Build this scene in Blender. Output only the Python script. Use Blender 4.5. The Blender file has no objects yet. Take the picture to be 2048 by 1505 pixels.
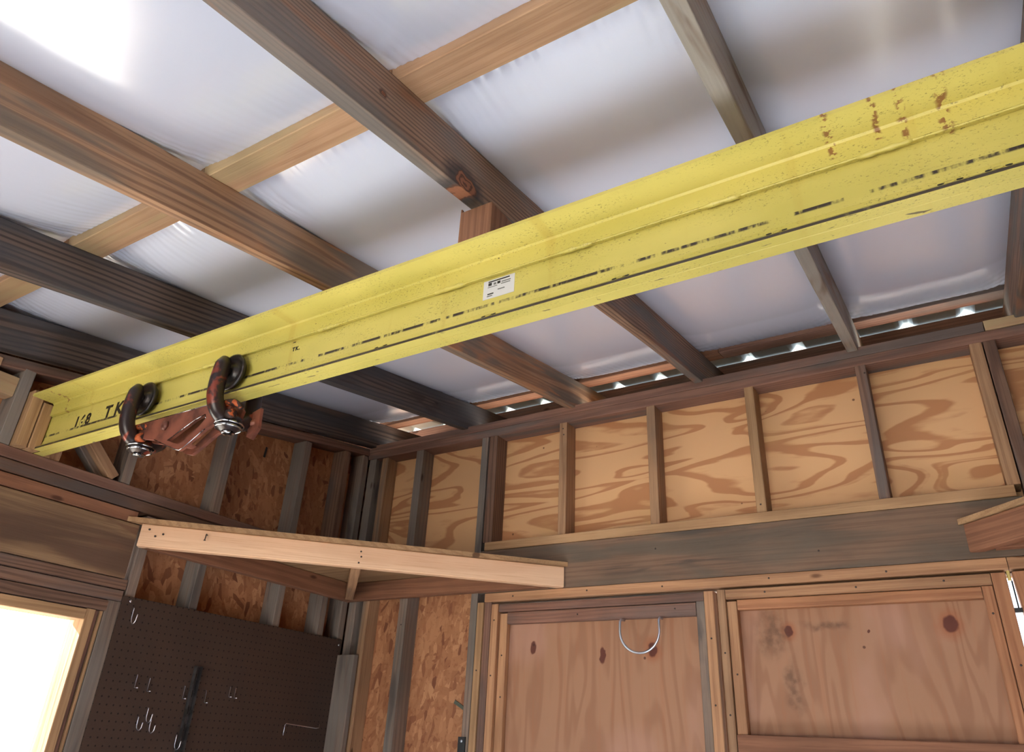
import bpy, bmesh, math, random
from mathutils import Vector, Matrix, noise
random.seed(7)
C = bpy.context.scene.collection
PI = math.pi
ZO = 2.93                       # height of the back wall's top plate above the floor; z below is measured from it
SL = math.tan(math.radians(9.61))   # roof slope
CS = math.cos(math.radians(9.61))

# ------------------------------------------------------------ camera, sky, sun, daylight, exposure
sc = bpy.context.scene
cam = bpy.data.cameras.new('camera'); camo = bpy.data.objects.new('camera', cam); C.objects.link(camo)
cam.sensor_fit = 'HORIZONTAL'; cam.sensor_width = 36; cam.lens = 25.76; cam.clip_start = .01
R = Matrix(((0.8517, 0.5218, 0.0481), (-0.2021, 0.4117, -0.8886), (-0.4834, 0.7471, 0.4561)))
right, down, fwd = R[0], R[1], R[2]
m = Matrix((( right[0], -down[0], -fwd[0], 0), (right[1], -down[1], -fwd[1], 0), (right[2], -down[2], -fwd[2], 0), (0, 0, 0, 1)))
m.translation = Vector((2.649, -2.7267, -1.3966 + ZO)); camo.matrix_world = m
sc.camera = camo
w = bpy.data.worlds.new('sky'); sc.world = w; w.use_nodes = True
bg = w.node_tree.nodes['Background']; bg.inputs[0].default_value = (.78, .87, 1.0, 1); bg.inputs[1].default_value = 7.0
sun = bpy.data.lights.new('sun', 'SUN'); suno = bpy.data.objects.new('sun', sun); C.objects.link(suno)
sun.energy = 165; sun.angle = .01; sun.color = (.98, .98, 1)
suno.rotation_euler = Vector((1.0, .07, -.60)).to_track_quat('-Z', 'Y').to_euler()
def portal(name, loc, direction, sx, sy):
    l = bpy.data.lights.new(name, 'AREA'); o = bpy.data.objects.new(name, l); C.objects.link(o)
    l.shape = 'RECTANGLE'; l.size = sx; l.size_y = sy; l.cycles.is_portal = True
    o.location = loc; o.rotation_euler = Vector(direction).to_track_quat('-Z', 'Y').to_euler()
portal('doorway_daylight', (2.1, -4.72, 1.06), (0, 1, 0), 2.0, 2.1)
portal('window_daylight', (-.11, -1.81, 1.24), (1, 0, 0), 1.10, 1.32)
vs = sc.view_settings; vs.view_transform = 'Standard'; vs.look = 'None'; vs.gamma = 1; vs.use_curve_mapping = False
vs.exposure = -0.92
sc.cycles.max_bounces = 8; sc.cycles.diffuse_bounces = 6; sc.cycles.caustics_reflective = False
sc.cycles.caustics_refractive = False

# ------------------------------------------------------------ materials
def srgb(r, g, b):
    f = lambda c: (c/255/12.92) if c/255 <= .04045 else ((c/255+.055)/1.055)**2.4
    return (f(r), f(g), f(b), 1)
class NT:
    def __init__(s, name, rough=.7, metal=0.0, spec=.3):
        s.m = bpy.data.materials.new(name); s.m.use_nodes = True; s.t = s.m.node_tree
        s.b = s.t.nodes['Principled BSDF']; s.b.inputs['Roughness'].default_value = rough
        s.b.inputs['Metallic'].default_value = metal; s.b.inputs['Specular IOR Level'].default_value = spec
    def n(s, typ, **kw):
        x = s.t.nodes.new(typ)
        for k, v in kw.items(): setattr(x, k, v)
        return x
    def l(s, a, b): s.t.links.new(a, b)
    def put(s, x, i, v):
        if hasattr(v, 'is_linked') or isinstance(v, bpy.types.NodeSocket): s.l(v, x.inputs[i])
        else: x.inputs[i].default_value = v
    def math(s, op, a, b=0.0, c=None, clamp=False):
        x = s.n('ShaderNodeMath', operation=op); x.use_clamp = clamp
        s.put(x, 0, a); s.put(x, 1, b)
        if c is not None: s.put(x, 2, c)
        return x.outputs[0]
    def vmath(s, op, a, b=(0, 0, 0)):
        x = s.n('ShaderNodeVectorMath', operation=op); s.put(x, 0, a); s.put(x, 1, b)
        return x.outputs['Value'] if op in ('LENGTH', 'DISTANCE') else x.outputs[0]
    def noise(s, v, scale=1.0, detail=2.0, dist=0.0, rough=.5, col=False):
        x = s.n('ShaderNodeTexNoise'); s.l(v, x.inputs['Vector']); x.inputs['Scale'].default_value = scale
        x.inputs['Detail'].default_value = detail; x.inputs['Distortion'].default_value = dist; x.inputs['Roughness'].default_value = rough
        return x.outputs['Color' if col else 'Fac']
    def vor(s, v, scale=1.0, rnd=1.0, feature='F1'):
        x = s.n('ShaderNodeTexVoronoi', feature=feature); s.l(v, x.inputs['Vector']); x.inputs['Scale'].default_value = scale
        x.inputs['Randomness'].default_value = rnd; return x
    def step(s, v, lo, hi, a=0.0, b=1.0):
        x = s.n('ShaderNodeMapRange'); x.interpolation_type = 'SMOOTHSTEP'; s.put(x, 'Value', v)
        x.inputs['From Min'].default_value = lo; x.inputs['From Max'].default_value = hi
        x.inputs['To Min'].default_value = a; x.inputs['To Max'].default_value = b
        return x.outputs[0]
    def mix(s, f, a, b, mode='MIX'):
        x = s.n('ShaderNodeMix', data_type='RGBA', blend_type=mode)
        s.put(x, 0, f); s.put(x, 6, a); s.put(x, 7, b); return x.outputs[2]
    def obj(s): return s.n('ShaderNodeTexCoord').outputs['Object']
    def rand(s): return s.n('ShaderNodeObjectInfo').outputs['Random']
    def offset(s, amt=(20, .2, .2)):
        wn = s.n('ShaderNodeTexWhiteNoise', noise_dimensions='1D'); s.l(s.rand(), wn.inputs['W'])
        c = s.vmath('SUBTRACT', wn.outputs['Color'], (.5, .5, .5))
        return s.vmath('MULTIPLY', c, amt)
    def color(s, c): s.put(s.b, 'Base Color', c)
    def bump(s, h, strength=.3, dist=.002):
        x = s.n('ShaderNodeBump'); x.inputs['Strength'].default_value = strength; x.inputs['Distance'].default_value = dist
        s.l(h, x.inputs['Height']); s.l(x.outputs[0], s.b.inputs['Normal'])

def wood(name, base, dark, grey=None, gamt=.5, ring=.5, freq=520, knots=.5, rough=.75, var=.16, blotch=None, spots=()):
    """lumber whose grain runs along each board's own X axis: warped growth rings, fibres, weathering and knots"""
    s = NT(name, rough, 0, .25); o = s.obj()
    v = s.vmath('ADD', o, s.offset((20, .26, .26)))
    d = s.noise(s.vmath('MULTIPLY', v, (1.3, 9, 9)), 1, 1.5, col=True)
    dv = s.vmath('MULTIPLY', s.vmath('SUBTRACT', d, (.5, .5, .5)), (0, .045, .045))
    vv = s.vmath('ADD', v, dv)
    r = s.vmath('LENGTH', s.vmath('MULTIPLY', vv, (0, 1, 1)))
    ri = s.math('SINE', s.math('MULTIPLY', r, freq)); ri = s.step(ri, -.2, .95)
    fib = s.noise(s.vmath('MULTIPLY', v, (5, 190, 190)), 1, 3, rough=.65)
    c = s.mix(s.math('MULTIPLY', ri, ring), base, dark)
    c = s.mix(s.step(fib, .45, .72, 0, .5), c, dark)
    if grey:
        g = s.noise(s.vmath('MULTIPLY', v, (1.6, 11, 11)), 1, 3, .6)
        c = s.mix(s.step(g, .62-gamt*.35, .80-gamt*.3, 0, .88), c, grey)
    if blotch:
        g = s.noise(s.vmath('ADD', s.vmath('MULTIPLY', v, (2.2, 14, 14)), (5, 5, 5)), 1, 3, .8)
        c = s.mix(s.step(g, .56, .70, 0, .8), c, blotch)
    if knots:
        k = s.vor(s.vmath('MULTIPLY', vv, (3.2, 8, 8)), 1, 1)
        sel = s.n('ShaderNodeSeparateColor'); s.l(k.outputs['Color'], sel.inputs[0])
        kn = s.math('MULTIPLY', s.step(k.outputs['Distance'], .06, .11, 1, 0), s.step(sel.outputs[0], 1-knots*.6-.02, 1-knots*.6))
        c = s.mix(s.math('MULTIPLY', kn, .75), c, (dark[0]*.28, dark[1]*.2, dark[2]*.18, 1))
    for (kx, kz, rx_, rz_, halo) in spots:
        wb = s.vmath('MULTIPLY', s.vmath('SUBTRACT', s.noise(o, 30, 3, col=True), (.5, .5, .5)), (.05, 0, .03))
        dd = s.vmath('LENGTH', s.vmath('MULTIPLY', s.vmath('SUBTRACT', s.vmath('ADD', o, wb), (kx, 0, kz)), (1/rx_, 0, 1/rz_)))
        c = s.mix(s.step(dd, 1.0, 2.2, .85, 0), c, halo)
        rg = s.step(s.math('SINE', s.math('MULTIPLY', dd, 16)), -.4, 1)
        c = s.mix(s.step(dd, .8, 1.0, .9, 0), c, s.mix(rg, srgb(140, 92, 66), srgb(88, 56, 42)))
    nb = s.noise(s.vmath('MULTIPLY', v, (3, 5, 5)), 1, 2)
    hv = s.n('ShaderNodeHueSaturation'); s.l(c, hv.inputs['Color'])
    s.l(s.math('ADD', s.step(nb, .3, .7, 1-var, 1+var*.6), s.math('MULTIPLY', s.math('SUBTRACT', s.rand(), .5), .22)), hv.inputs['Value'])
    s.color(hv.outputs[0])
    s.bump(s.math('ADD', s.math('MULTIPLY', ri, .4), fib), .35, .0015)
    return s.m

M = {}
M['rafter_brown'] = wood('rafter_brown', srgb(128, 102, 86), srgb(84, 64, 54), srgb(96, 92, 88), .6, .65, 560, .4, blotch=srgb(136, 98, 76))
M['rafter_knot'] = wood('rafter_knot', srgb(150, 122, 102), srgb(94, 74, 62), srgb(112, 108, 104), .6, .75, 640, 0, blotch=srgb(146, 106, 82), spots=[(.50, -.052, .046, .028, srgb(54, 52, 54)), (.22, .0, .008, .005, srgb(80, 60, 50))])
M['rafter_warm'] = wood('rafter_warm', srgb(160, 126, 98), srgb(102, 74, 58), srgb(108, 98, 88), .6, .6, 460, .3, blotch=srgb(160, 114, 82))
M['rafter_dark'] = wood('rafter_dark', srgb(92, 78, 70), srgb(40, 35, 34), srgb(66, 64, 66), .7, .75, 430, .4, blotch=srgb(60, 50, 46))
M['rafter_grey'] = wood('rafter_grey', srgb(160, 138, 120), srgb(104, 84, 72), srgb(158, 154, 146), .7, .5, 420, .3, blotch=srgb(112, 92, 78))
M['pine_orange'] = wood('pine_orange', srgb(173, 139, 109), srgb(147, 110, 82), srgb(166, 145, 109), .4, .3, 260, .4)
M['plate_red'] = wood('plate_red', srgb(132, 98, 83), srgb(93, 65, 56), srgb(95, 85, 80), .45, .45, 400, .5)
M['stud_grey'] = wood('stud_grey', srgb(134, 115, 101), srgb(91, 78, 72), srgb(117, 110, 103), .7, .4, 420, .4, blotch=srgb(83, 78, 75))
M['stud_tan'] = wood('stud_tan', srgb(166, 130, 99), srgb(125, 91, 67), srgb(127, 111, 96), .2, .4, 340, .5)
M['stud_brown'] = wood('stud_brown', srgb(125, 96, 79), srgb(83, 61, 52), srgb(94, 86, 83), .4, .6, 480, .4)
M['sill_tan'] = wood('sill_tan', srgb(172, 137, 101), srgb(133, 98, 69), None, 0, .4, 260, .5)
M['header'] = wood('header', srgb(122, 97, 79), srgb(94, 73, 61), srgb(95, 85, 74), .6, .35, 300, .35, blotch=srgb(78, 69, 63))
M['header_left'] = wood('header_left', srgb(142, 114, 86), srgb(104, 78, 60), srgb(92, 70, 58), .6, .35, 330, .2, blotch=srgb(112, 82, 64))
M['fascia'] = wood('fascia', srgb(228, 190, 156), srgb(200, 150, 116), None, 0, .35, 200, 0, var=.06)
M['ledger_red'] = wood('ledger_red', srgb(141, 98, 74), srgb(104, 67, 51), None, 0, .4, 240, .5)
M['door_rail_dark'] = wood('door_rail_dark', srgb(133, 96, 80), srgb(91, 65, 57), srgb(101, 85, 79), .5, .4, 420, .2, blotch=srgb(70, 56, 51))
M['door_rail_tan'] = wood('door_rail_tan', srgb(174, 132, 98), srgb(132, 91, 66), None, 0, .4, 300, .7)
M['door_rail_orange'] = wood('door_rail_orange', srgb(163, 115, 83), srgb(123, 78, 55), None, 0, .4, 300, .7)
M['block_brown'] = wood('block_brown', srgb(131, 94, 72), srgb(101, 68, 52), srgb(94, 86, 79), .1, .5, 420, .0)

def plywood_yellow():
    s = NT('plywood_yellow', .6, 0, .3); o = s.obj()
    v = s.vmath('ADD', o, s.offset((30, 0, 30)))
    w_ = s.noise(s.vmath('MULTIPLY', v, (.85, 1, 4.6)), 1.15, 1.8, .5, .42)
    band = s.math('SINE', s.math('MULTIPLY', w_, 58.0)); fine = s.math('SINE', s.math('MULTIPLY', w_, 137.0))
    edge = s.math('ADD', band, s.math('MULTIPLY', fine, .45))
    rag = s.noise(s.vmath('MULTIPLY', v, (6, 1, 30)), 1, 3)
    f = s.step(s.math('ADD', edge, s.math('MULTIPLY', s.math('SUBTRACT', rag, .5), 2.2)), -.05, .85)
    c = s.mix(s.math('MULTIPLY', f, .85), srgb(212, 166, 120), srgb(174, 118, 78))
    g = s.noise(v, 3.1, 2); c = s.mix(s.step(g, .55, .8, 0, .5), c, srgb(202, 166, 112))
    sp = s.vor(v, 9); c = s.mix(s.step(sp.outputs['Distance'], .035, .05, .8, 0), c, srgb(96, 62, 40))
    s.color(c); s.bump(f, .1, .001); return s.m
M['plywood_yellow'] = plywood_yellow()

def plywood_door(name, knots, stains=()):
    s = NT(name, .65, 0, .3); o = s.obj()       # local X is up the door
    v = s.vmath('ADD', o, s.offset((9, 9, 0)))
    w_ = s.noise(s.vmath('MULTIPLY', v, (1.2, 6.5, 3)), 1, 2, .5)
    band = s.math('SINE', s.math('MULTIPLY', w_, 42.0)); f = s.step(band, -.3, 1)
    c = s.mix(s.math('MULTIPLY', f, .42), srgb(160, 119, 92), srgb(130, 87, 63))
    fib = s.noise(s.vmath('MULTIPLY', v, (3, 60, 60)), 1, 3); c = s.mix(s.step(fib, .5, .75, 0, .35), c, srgb(160, 104, 72))
    lg = s.noise(s.vmath('MULTIPLY', v, (1.5, 3, 3)), 1.4, 3); c = s.mix(s.step(lg, .5, .72, 0, .55), c, srgb(176, 134, 116))
    wob = s.vmath('MULTIPLY', s.vmath('SUBTRACT', s.noise(o, 26, 2, col=True), (.5, .5, .5)), (.022, .022, 0))
    for (kx, ky, rx, ry, halo) in knots:        # kx up, ky across, in the panel's own frame
        dd = s.vmath('LENGTH', s.vmath('MULTIPLY', s.vmath('SUBTRACT', s.vmath('ADD', o, wob), (kx, ky, 0)), (1/rx, 1/ry, 0)))
        if halo: c = s.mix(s.step(dd, .9, 2.6, .55, 0), c, srgb(150, 84, 50))
        c = s.mix(s.step(dd, .8, 1.15, .92, 0), c, srgb(84, 40, 32))
    for (kx, ky, rx, ry) in stains:
        wd = s.vmath('MULTIPLY', s.vmath('SUBTRACT', s.noise(o, 9, 4, col=True), (.5, .5, .5)), (.12, .12, 0))
        dd = s.vmath('LENGTH', s.vmath('MULTIPLY', s.vmath('SUBTRACT', s.vmath('ADD', o, wd), (kx, ky, 0)), (1/rx, 1/ry, 0)))
        gr = s.noise(o, 50, 3)
        c = s.mix(s.math('MULTIPLY', s.step(dd, .2, 1.3, .75, 0), s.step(gr, .25, .7, .35, 1)), c, srgb(96, 70, 54))
    sp = s.vor(v, 7); c = s.mix(s.step(sp.outputs['Distance'], .03, .045, .8, 0), c, srgb(70, 40, 30))
    s.color(c); s.bump(fib, .15, .001); return s.m

def osb(name, vert):
    s = NT(name, .6, 0, .35); o = s.obj()
    v = s.vmath('ADD', o, s.offset((9, 9, 9))); wob = s.vmath('MULTIPLY', s.vmath('SUBTRACT', s.noise(v, 14, 2, col=True), (.5, .5, .5)), (.018, .018, .018))
    v = s.vmath('ADD', v, wob); c = None
    # flakes lie in the sheet; the sheet's local X and Y span it
    for i, (ang, sx, sy) in enumerate(((.2, 12, 34), (1.3, 15, 44), (2.4, 11, 30), (3.0, 22, 60))):
        mp = s.n('ShaderNodeMapping'); s.l(v, mp.inputs['Vector']); mp.inputs['Rotation'].default_value = (0, 0, ang*(.5 if vert else 1) + (PI/2 if vert else 0))
        mp.inputs['Location'].default_value = (i*3.1, i*1.7, 0)
        k = s.vor(s.vmath('MULTIPLY', mp.outputs[0], (sx, sy, 6)), 1)
        sp = s.n('ShaderNodeSeparateColor'); s.l(k.outputs['Color'], sp.inputs[0])
        ramp = s.n('ShaderNodeValToRGB'); s.l(sp.outputs[0], ramp.inputs[0])
        cr = ramp.color_ramp; cr.elements[0].color = srgb(116, 70, 48); cr.elements[1].color = srgb(188, 138, 100)
        e = cr.elements.new(.12); e.color = srgb(154, 102, 70); e = cr.elements.new(.7); e.color = srgb(170, 118, 82)
        if c is None: c = ramp.outputs[0]; hh = sp.outputs[1]
        else:
            sel = s.step(sp.outputs[1], .5, .56); c = s.mix(sel, c, ramp.outputs[0]); hh = s.math('ADD', hh, s.math('MULTIPLY', sel, sp.outputs[2]))
    fib = s.noise(v, 70, 3); c = s.mix(s.step(fib, .55, .7, 0, .4), c, srgb(120, 66, 42))
    s.color(c); s.bump(hh, .25, .002); return s.m
M['osb'] = osb('oriented_strand_board', False)
M['osb_low'] = osb('oriented_strand_board_upright', True)

def yellow_paint(name, wear, rail=False):
    s = NT(name, .38, 0, .45); o = s.obj()
    n1 = s.noise(s.vmath('MULTIPLY', o, (3, 8, 8)), 1, 3)
    c = s.mix(s.step(n1, .35, .7), srgb(200, 188, 102), srgb(186, 176, 90))
    fine = s.noise(s.vmath('MULTIPLY', o, (170, 260, 260)), 1, 3, rough=.7)
    patch = s.noise(s.vmath('MULTIPLY', o, (4, 20, 20)), 1, 3)
    c = s.mix(s.math('MULTIPLY', s.step(fine, .56, .68), s.step(patch, .46-wear*.1, .62, 0, .8)), c, srgb(120, 108, 60))
    drip = s.noise(s.vmath('MULTIPLY', o, (14, 1, 1)), 1, 4); c = s.mix(s.step(drip, .6, .72, 0, .3), c, srgb(166, 132, 50))
    chip = s.noise(s.vmath('MULTIPLY', o, (60, 130, 130)), 1, 3, .6)
    c = s.mix(s.step(s.math('ADD', chip, (wear-.5)*.04), .755, .77), c, srgb(62, 44, 38))
    for (kx, kz0, kz1, wdt) in ((2.585, .135, .175, .010), (2.66, .145, .178, .008), (2.70, .125, .170, .009), (2.76, .120, .176, .012), (.145, .11, .14, .01)):   # rust runs near the right end
        sp_ = s.n('ShaderNodeSeparateXYZ'); s.l(o, sp_.inputs[0])
        dx = s.math('ABSOLUTE', s.math('SUBTRACT', s.math('ADD', sp_.outputs[0], s.math('MULTIPLY', s.math('SUBTRACT', s.noise(o, 60, 2), .5), .012)), kx-1.9))
        m1 = s.math('MULTIPLY', s.step(dx, wdt*.3, wdt, 1, 0), s.step(s.noise(o, 90, 3), .48, .56))
        c = s.mix(s.math('MULTIPLY', m1, s.math('MULTIPLY', s.step(sp_.outputs[2], kz0, kz0+.005), .85)), c, srgb(120, 66, 44))
    if rail:      # bare dark steel along the worn running edges of the bottom flange
        sx = s.n('ShaderNodeSeparateXYZ'); s.l(o, sx.inputs[0]); z = sx.outputs[2]
        run = s.noise(s.vmath('MULTIPLY', o, (9, 1, 1)), 1, 5, rough=.75); run2 = s.noise(s.vmath('MULTIPLY', o, (90, 30, 60)), 1, 2)
        amt = s.math('ADD', run, s.math('MULTIPLY', run2, .25))
        dz = s.math('ABSOLUTE', s.math('SUBTRACT', z, .0535))
        c = s.mix(s.math('MULTIPLY', s.step(dz, .003, .007, 1, 0), s.step(amt, .55, .66)), c, srgb(52, 44, 40))
        c = s.mix(s.step(z, .0055, .0085, 0, 1), c, c)
        edge = s.math('MULTIPLY', s.step(z, .0015, .0025), s.step(z, .0075, .0095, 1, 0))
        c = s.mix(s.math('MULTIPLY', edge, s.step(amt, .42, .56, .55, 1)), c, srgb(58, 50, 40))
        und = s.math('MULTIPLY', s.step(z, .0005, .0015, 1, 0), s.step(s.noise(s.vmath('MULTIPLY', o, (16, 90, 1)), 1, 4, .5), .67, .70))
        c = s.mix(s.math('MULTIPLY', und, .85), c, srgb(78, 66, 58))
    s.color(c); s.bump(s.math('ADD', fine, chip), .12, .001); return s.m
M['yellow'] = yellow_paint('chipped_yellow_paint', .5)
M['yellow_rail'] = yellow_paint('worn_yellow_rail_paint', .8, True)
M['yellow_bead'] = yellow_paint('yellow_weld_paint', .1)

def simple(name, col, rough=.5, metal=0.0, spec=.4, var=None, scale=20, lo=.45, hi=.62, bump=0):
    s = NT(name, rough, metal, spec)
    if var:
        nz = s.noise(s.obj(), scale, 3, .3); s.color(s.mix(s.step(nz, lo, hi), col, var))
        if bump: s.bump(nz, bump, .002)
    else: s.color(col)
    return s.m
M['black_iron'] = simple('greasy_black_iron', srgb(34, 32, 32), .34, .3, .5, srgb(52, 44, 42), 40, bump=.4)
M['arm_iron'] = simple('black_iron_with_red_paint', srgb(44, 34, 34), .3, .25, .5, srgb(128, 58, 42), 22, .56, .66, bump=.3)
M['orange_iron'] = simple('worn_orange_paint', srgb(176, 88, 48), .55, 0, .3, srgb(52, 38, 34), 45, .46, .54, bump=.3)
M['red_iron'] = simple('rusty_red_brown_iron', srgb(146, 88, 70), .42, .25, .4, srgb(84, 50, 42), 16, .35, .75, bump=.3)
M['chrome'] = simple('worn_bright_steel', srgb(190, 192, 196), .22, 1, .5, srgb(60, 60, 62), 60, .52, .58)
M['zinc'] = simple('galvanised_steel', srgb(196, 202, 214), .3, .9, .5)
M['peg_wire'] = simple('bright_zinc_wire', srgb(214, 216, 226), .25, .9, .5)
M['dark_steel'] = simple('dark_painted_steel', srgb(58, 56, 56), .45, .5, .5, srgb(80, 78, 78), 30)
M['brass'] = simple('brass_hinge', srgb(190, 168, 104), .4, .7, .5)
M['latch'] = simple('black_latch', srgb(22, 22, 24), .4, .2, .5)
M['white_label'] = simple('white_paper_label', srgb(206, 208, 212), .5)
M['ink'] = simple('black_ink', srgb(40, 38, 36), .7)
M['grey_ink'] = simple('grey_print', srgb(110, 112, 112), .7)
M['stencil'] = simple('black_stencil_paint', srgb(38, 32, 30), .5, 0, .4, srgb(150, 132, 40), 60, .60, .64)
M['concrete'] = simple('concrete', srgb(186, 186, 188), .85, 0, .2, srgb(160, 160, 164), 3)
M['gravel'] = simple('pale_gravel', srgb(196, 190, 178), .95, 0, .1, srgb(170, 164, 150), 30)
M['nail'] = simple('nail_steel', srgb(70, 60, 56), .5, .6)
M['green_strap'] = simple('grey_green_strap', srgb(92, 96, 84), .5, .3)
M['foil'] = simple('bare_roof_metal', srgb(190, 202, 198), .42, .7, .5)
M['yellow_foam'] = simple('yellow_foam', srgb(196, 176, 60), .9)

def vinyl():
    s = NT('white_vinyl_insulation_facing', .22, 0, 1.0); o = s.obj()
    c = s.mix(s.noise(o, 1.3, 2), srgb(226, 234, 252), srgb(220, 229, 251))
    s.color(c)
    s.b.inputs['Coat Weight'].default_value = .8; s.b.inputs['Coat Roughness'].default_value = .16; s.b.inputs['Coat IOR'].default_value = 1.6
    fine = s.noise(s.vmath('MULTIPLY', o, (180, 30, 60)), 1, 2)
    cr = s.noise(s.vmath('MULTIPLY', o, (30, 3, 3)), 1, 3, .8)
    s.bump(s.math('ADD', s.math('MULTIPLY', fine, .12), cr), .25, .0012); return s.m
M['vinyl'] = vinyl()

def pegboard():
    s = NT('brown_perforated_hardboard', .40, 0, .3); o = s.obj()
    fr = s.n('ShaderNodeVectorMath', operation='FRACTION'); s.l(s.vmath('MULTIPLY', o, (1/.0254, 1/.0254, 1)), fr.inputs[0])
    d = s.vmath('LENGTH', s.vmath('MULTIPLY', s.vmath('SUBTRACT', fr.outputs[0], (.5, .5, .5)), (1, 1, 0)))
    n = s.noise(o, 5, 2)
    c = s.mix(n, srgb(74, 58, 50), srgb(60, 49, 44))
    hole = s.step(d, .10, .14, 1, 0)
    s.color(s.mix(hole, c, (.010, .008, .007, 1)))
    s.bump(s.math('SUBTRACT', s.math('MULTIPLY', s.noise(o, 160, 2), .15), hole), .3, .002); return s.m
M['pegboard'] = pegboard()
g = NT('window_glass'); t = g.t; mixs = t.nodes.new('ShaderNodeMixShader'); tr = t.nodes.new('ShaderNodeBsdfTransparent'); gl = t.nodes.new('ShaderNodeBsdfGlossy')
gl.inputs['Roughness'].default_value = .02; mixs.inputs[0].default_value = .06; tr.inputs[0].default_value = (.96, .98, .98, 1)
t.links.new(tr.outputs[0], mixs.inputs[1]); t.links.new(gl.outputs[0], mixs.inputs[2]); t.links.new(mixs.outputs[0], t.nodes['Material Output'].inputs[0])
M['glass'] = g.m

# ------------------------------------------------------------ builders
def G(v): return Vector((v[0], v[1], v[2] + ZO))
def link(name, me, mat, parent, mw, label=None):
    o = bpy.data.objects.new(name, me); C.objects.link(o)
    if mat is not None and len(me.materials) == 0: me.materials.append(M[mat] if isinstance(mat, str) else mat)
    o.parent = parent
    base = mw.copy()
    if parent is not None:
        p = parent; off = Vector((0, 0, 0)); top = p
        inv = parent['_mw'] if '_mw' in parent else None
        pm = PM[parent.name]; base = pm.inverted() @ mw
    o.matrix_basis = base; PM[o.name] = mw.copy()
    if label: o['label'] = label
    return o
PM = {}
def empty(name, loc, label=None, cat=None, group=None, kind=None):
    o = bpy.data.objects.new(name, None); C.objects.link(o); o.empty_display_size = .1
    mw = Matrix.Translation(G(loc)); o.matrix_basis = mw; PM[o.name] = mw
    if label: o['label'] = label
    if cat: o['category'] = cat
    if group: o['group'] = group
    if kind: o['kind'] = kind
    return o
def tag(o, label, cat, group=None):
    o['label'] = label; o['category'] = cat
    if group: o['group'] = group
    return o
def chamfer_box(L, W, T, ch=.002, jit=0.0):
    ch = min(ch, W*.2, T*.2); v = []
    prof = [(-W/2+ch, -T/2), (W/2-ch, -T/2), (W/2, -T/2+ch), (W/2, T/2-ch), (W/2-ch, T/2), (-W/2+ch, T/2), (-W/2, T/2-ch), (-W/2, -T/2+ch)]
    for x, s in ((-L/2, .0), (L/2, .0)):
        for (y, z) in prof: v.append((x, y, z))
    f = [tuple(reversed(range(8)))[:8], tuple(range(8, 16))]
    for i in range(8): j = (i+1) % 8; f.append((i, j, 8+j, 8+i))
    me = bpy.data.meshes.new('board'); me.from_pydata(v, [], f); me.update(); return me
_cache = {}
def frame(ax, up):
    ax = Vector(ax).normalized(); up = Vector(up); z = (up - ax*up.dot(ax)).normalized(); y = z.cross(ax)
    return Matrix(((ax[0], y[0], z[0], 0), (ax[1], y[1], z[1], 0), (ax[2], y[2], z[2], 0), (0, 0, 0, 1)))
def board(name, a, b, w, t, up, mat, parent, label=None, ch=.002):
    """board from a to b (centre line), w across and t along 'up'"""
    a = G(a); b = G(b); d = b - a; mw = frame(d, up); mw.translation = (a+b)/2
    key = (round(d.length, 4), round(w, 4), round(t, 4), mat if isinstance(mat, str) else mat.name, ch)
    if key not in _cache: _cache[key] = chamfer_box(d.length, w, t, ch)
    return link(name, _cache[key], mat, parent, mw, label)
def box(name, x0, x1, y0, y1, z0, z1, mat, parent, axis=None, label=None, ch=.002):
    d = (x1-x0, y1-y0, z1-z0); c = ((x0+x1)/2, (y0+y1)/2, (z0+z1)/2)
    if axis is None: axis = 'xyz'[max(range(3), key=lambda i: d[i])]
    if axis == 'x': return board(name, (x0, c[1], c[2]), (x1, c[1], c[2]), d[1], d[2], (0, 0, 1), mat, parent, label, ch)
    if axis == 'y': return board(name, (c[0], y0, c[2]), (c[0], y1, c[2]), d[0], d[2], (0, 0, 1), mat, parent, label, ch)
    return board(name, (c[0], c[1], z0), (c[0], c[1], z1), d[0], d[1], (0, 1, 0), mat, parent, label, ch)
def from_bm(name, bm, mat, parent, loc=(0, 0, 0), smooth=True, label=None):
    me = bpy.data.meshes.new(name); bm.normal_update(); bm.to_mesh(me); bm.free()
    if smooth:
        for p in me.polygons: p.use_smooth = True
    return link(name, me, mat, parent, Matrix.Translation(G(loc)), label)
def tube_bm(bm, pts, rad, n=8, cap=True):
    pts = [Vector(p) for p in pts]; rings = []; prev = None
    for i, p in enumerate(pts):
        d = (pts[min(i+1, len(pts)-1)] - pts[max(i-1, 0)]).normalized()
        if prev is None: u = d.orthogonal().normalized()
        else: u = (prev - d*prev.dot(d)).normalized()
        prev = u; w_ = d.cross(u); r = rad[i] if isinstance(rad, (list, tuple)) else rad
        rings.append([bm.verts.new(p + (u*math.cos(2*PI*k/n) + w_*math.sin(2*PI*k/n))*r) for k in range(n)])
    for a, b in zip(rings, rings[1:]):
        for k in range(n): bm.faces.new((a[k], a[(k+1) % n], b[(k+1) % n], b[k]))
    if cap: bm.faces.new(list(reversed(rings[0]))); bm.faces.new(rings[-1])
def smooth_path(pts, n=6):
    P = [Vector(p) for p in pts]; P = [P[0]*2-P[1]] + P + [P[-1]*2-P[-2]]; out = []
    for i in range(1, len(P)-2):
        for k in range(n):
            t = k/n; a, b, c, d = P[i-1:i+3]
            out.append(.5*((2*b) + (c-a)*t + (2*a-5*b+4*c-d)*t*t + (3*b-a-3*c+d)*t**3))
    out.append(P[-2]); return out
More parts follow.
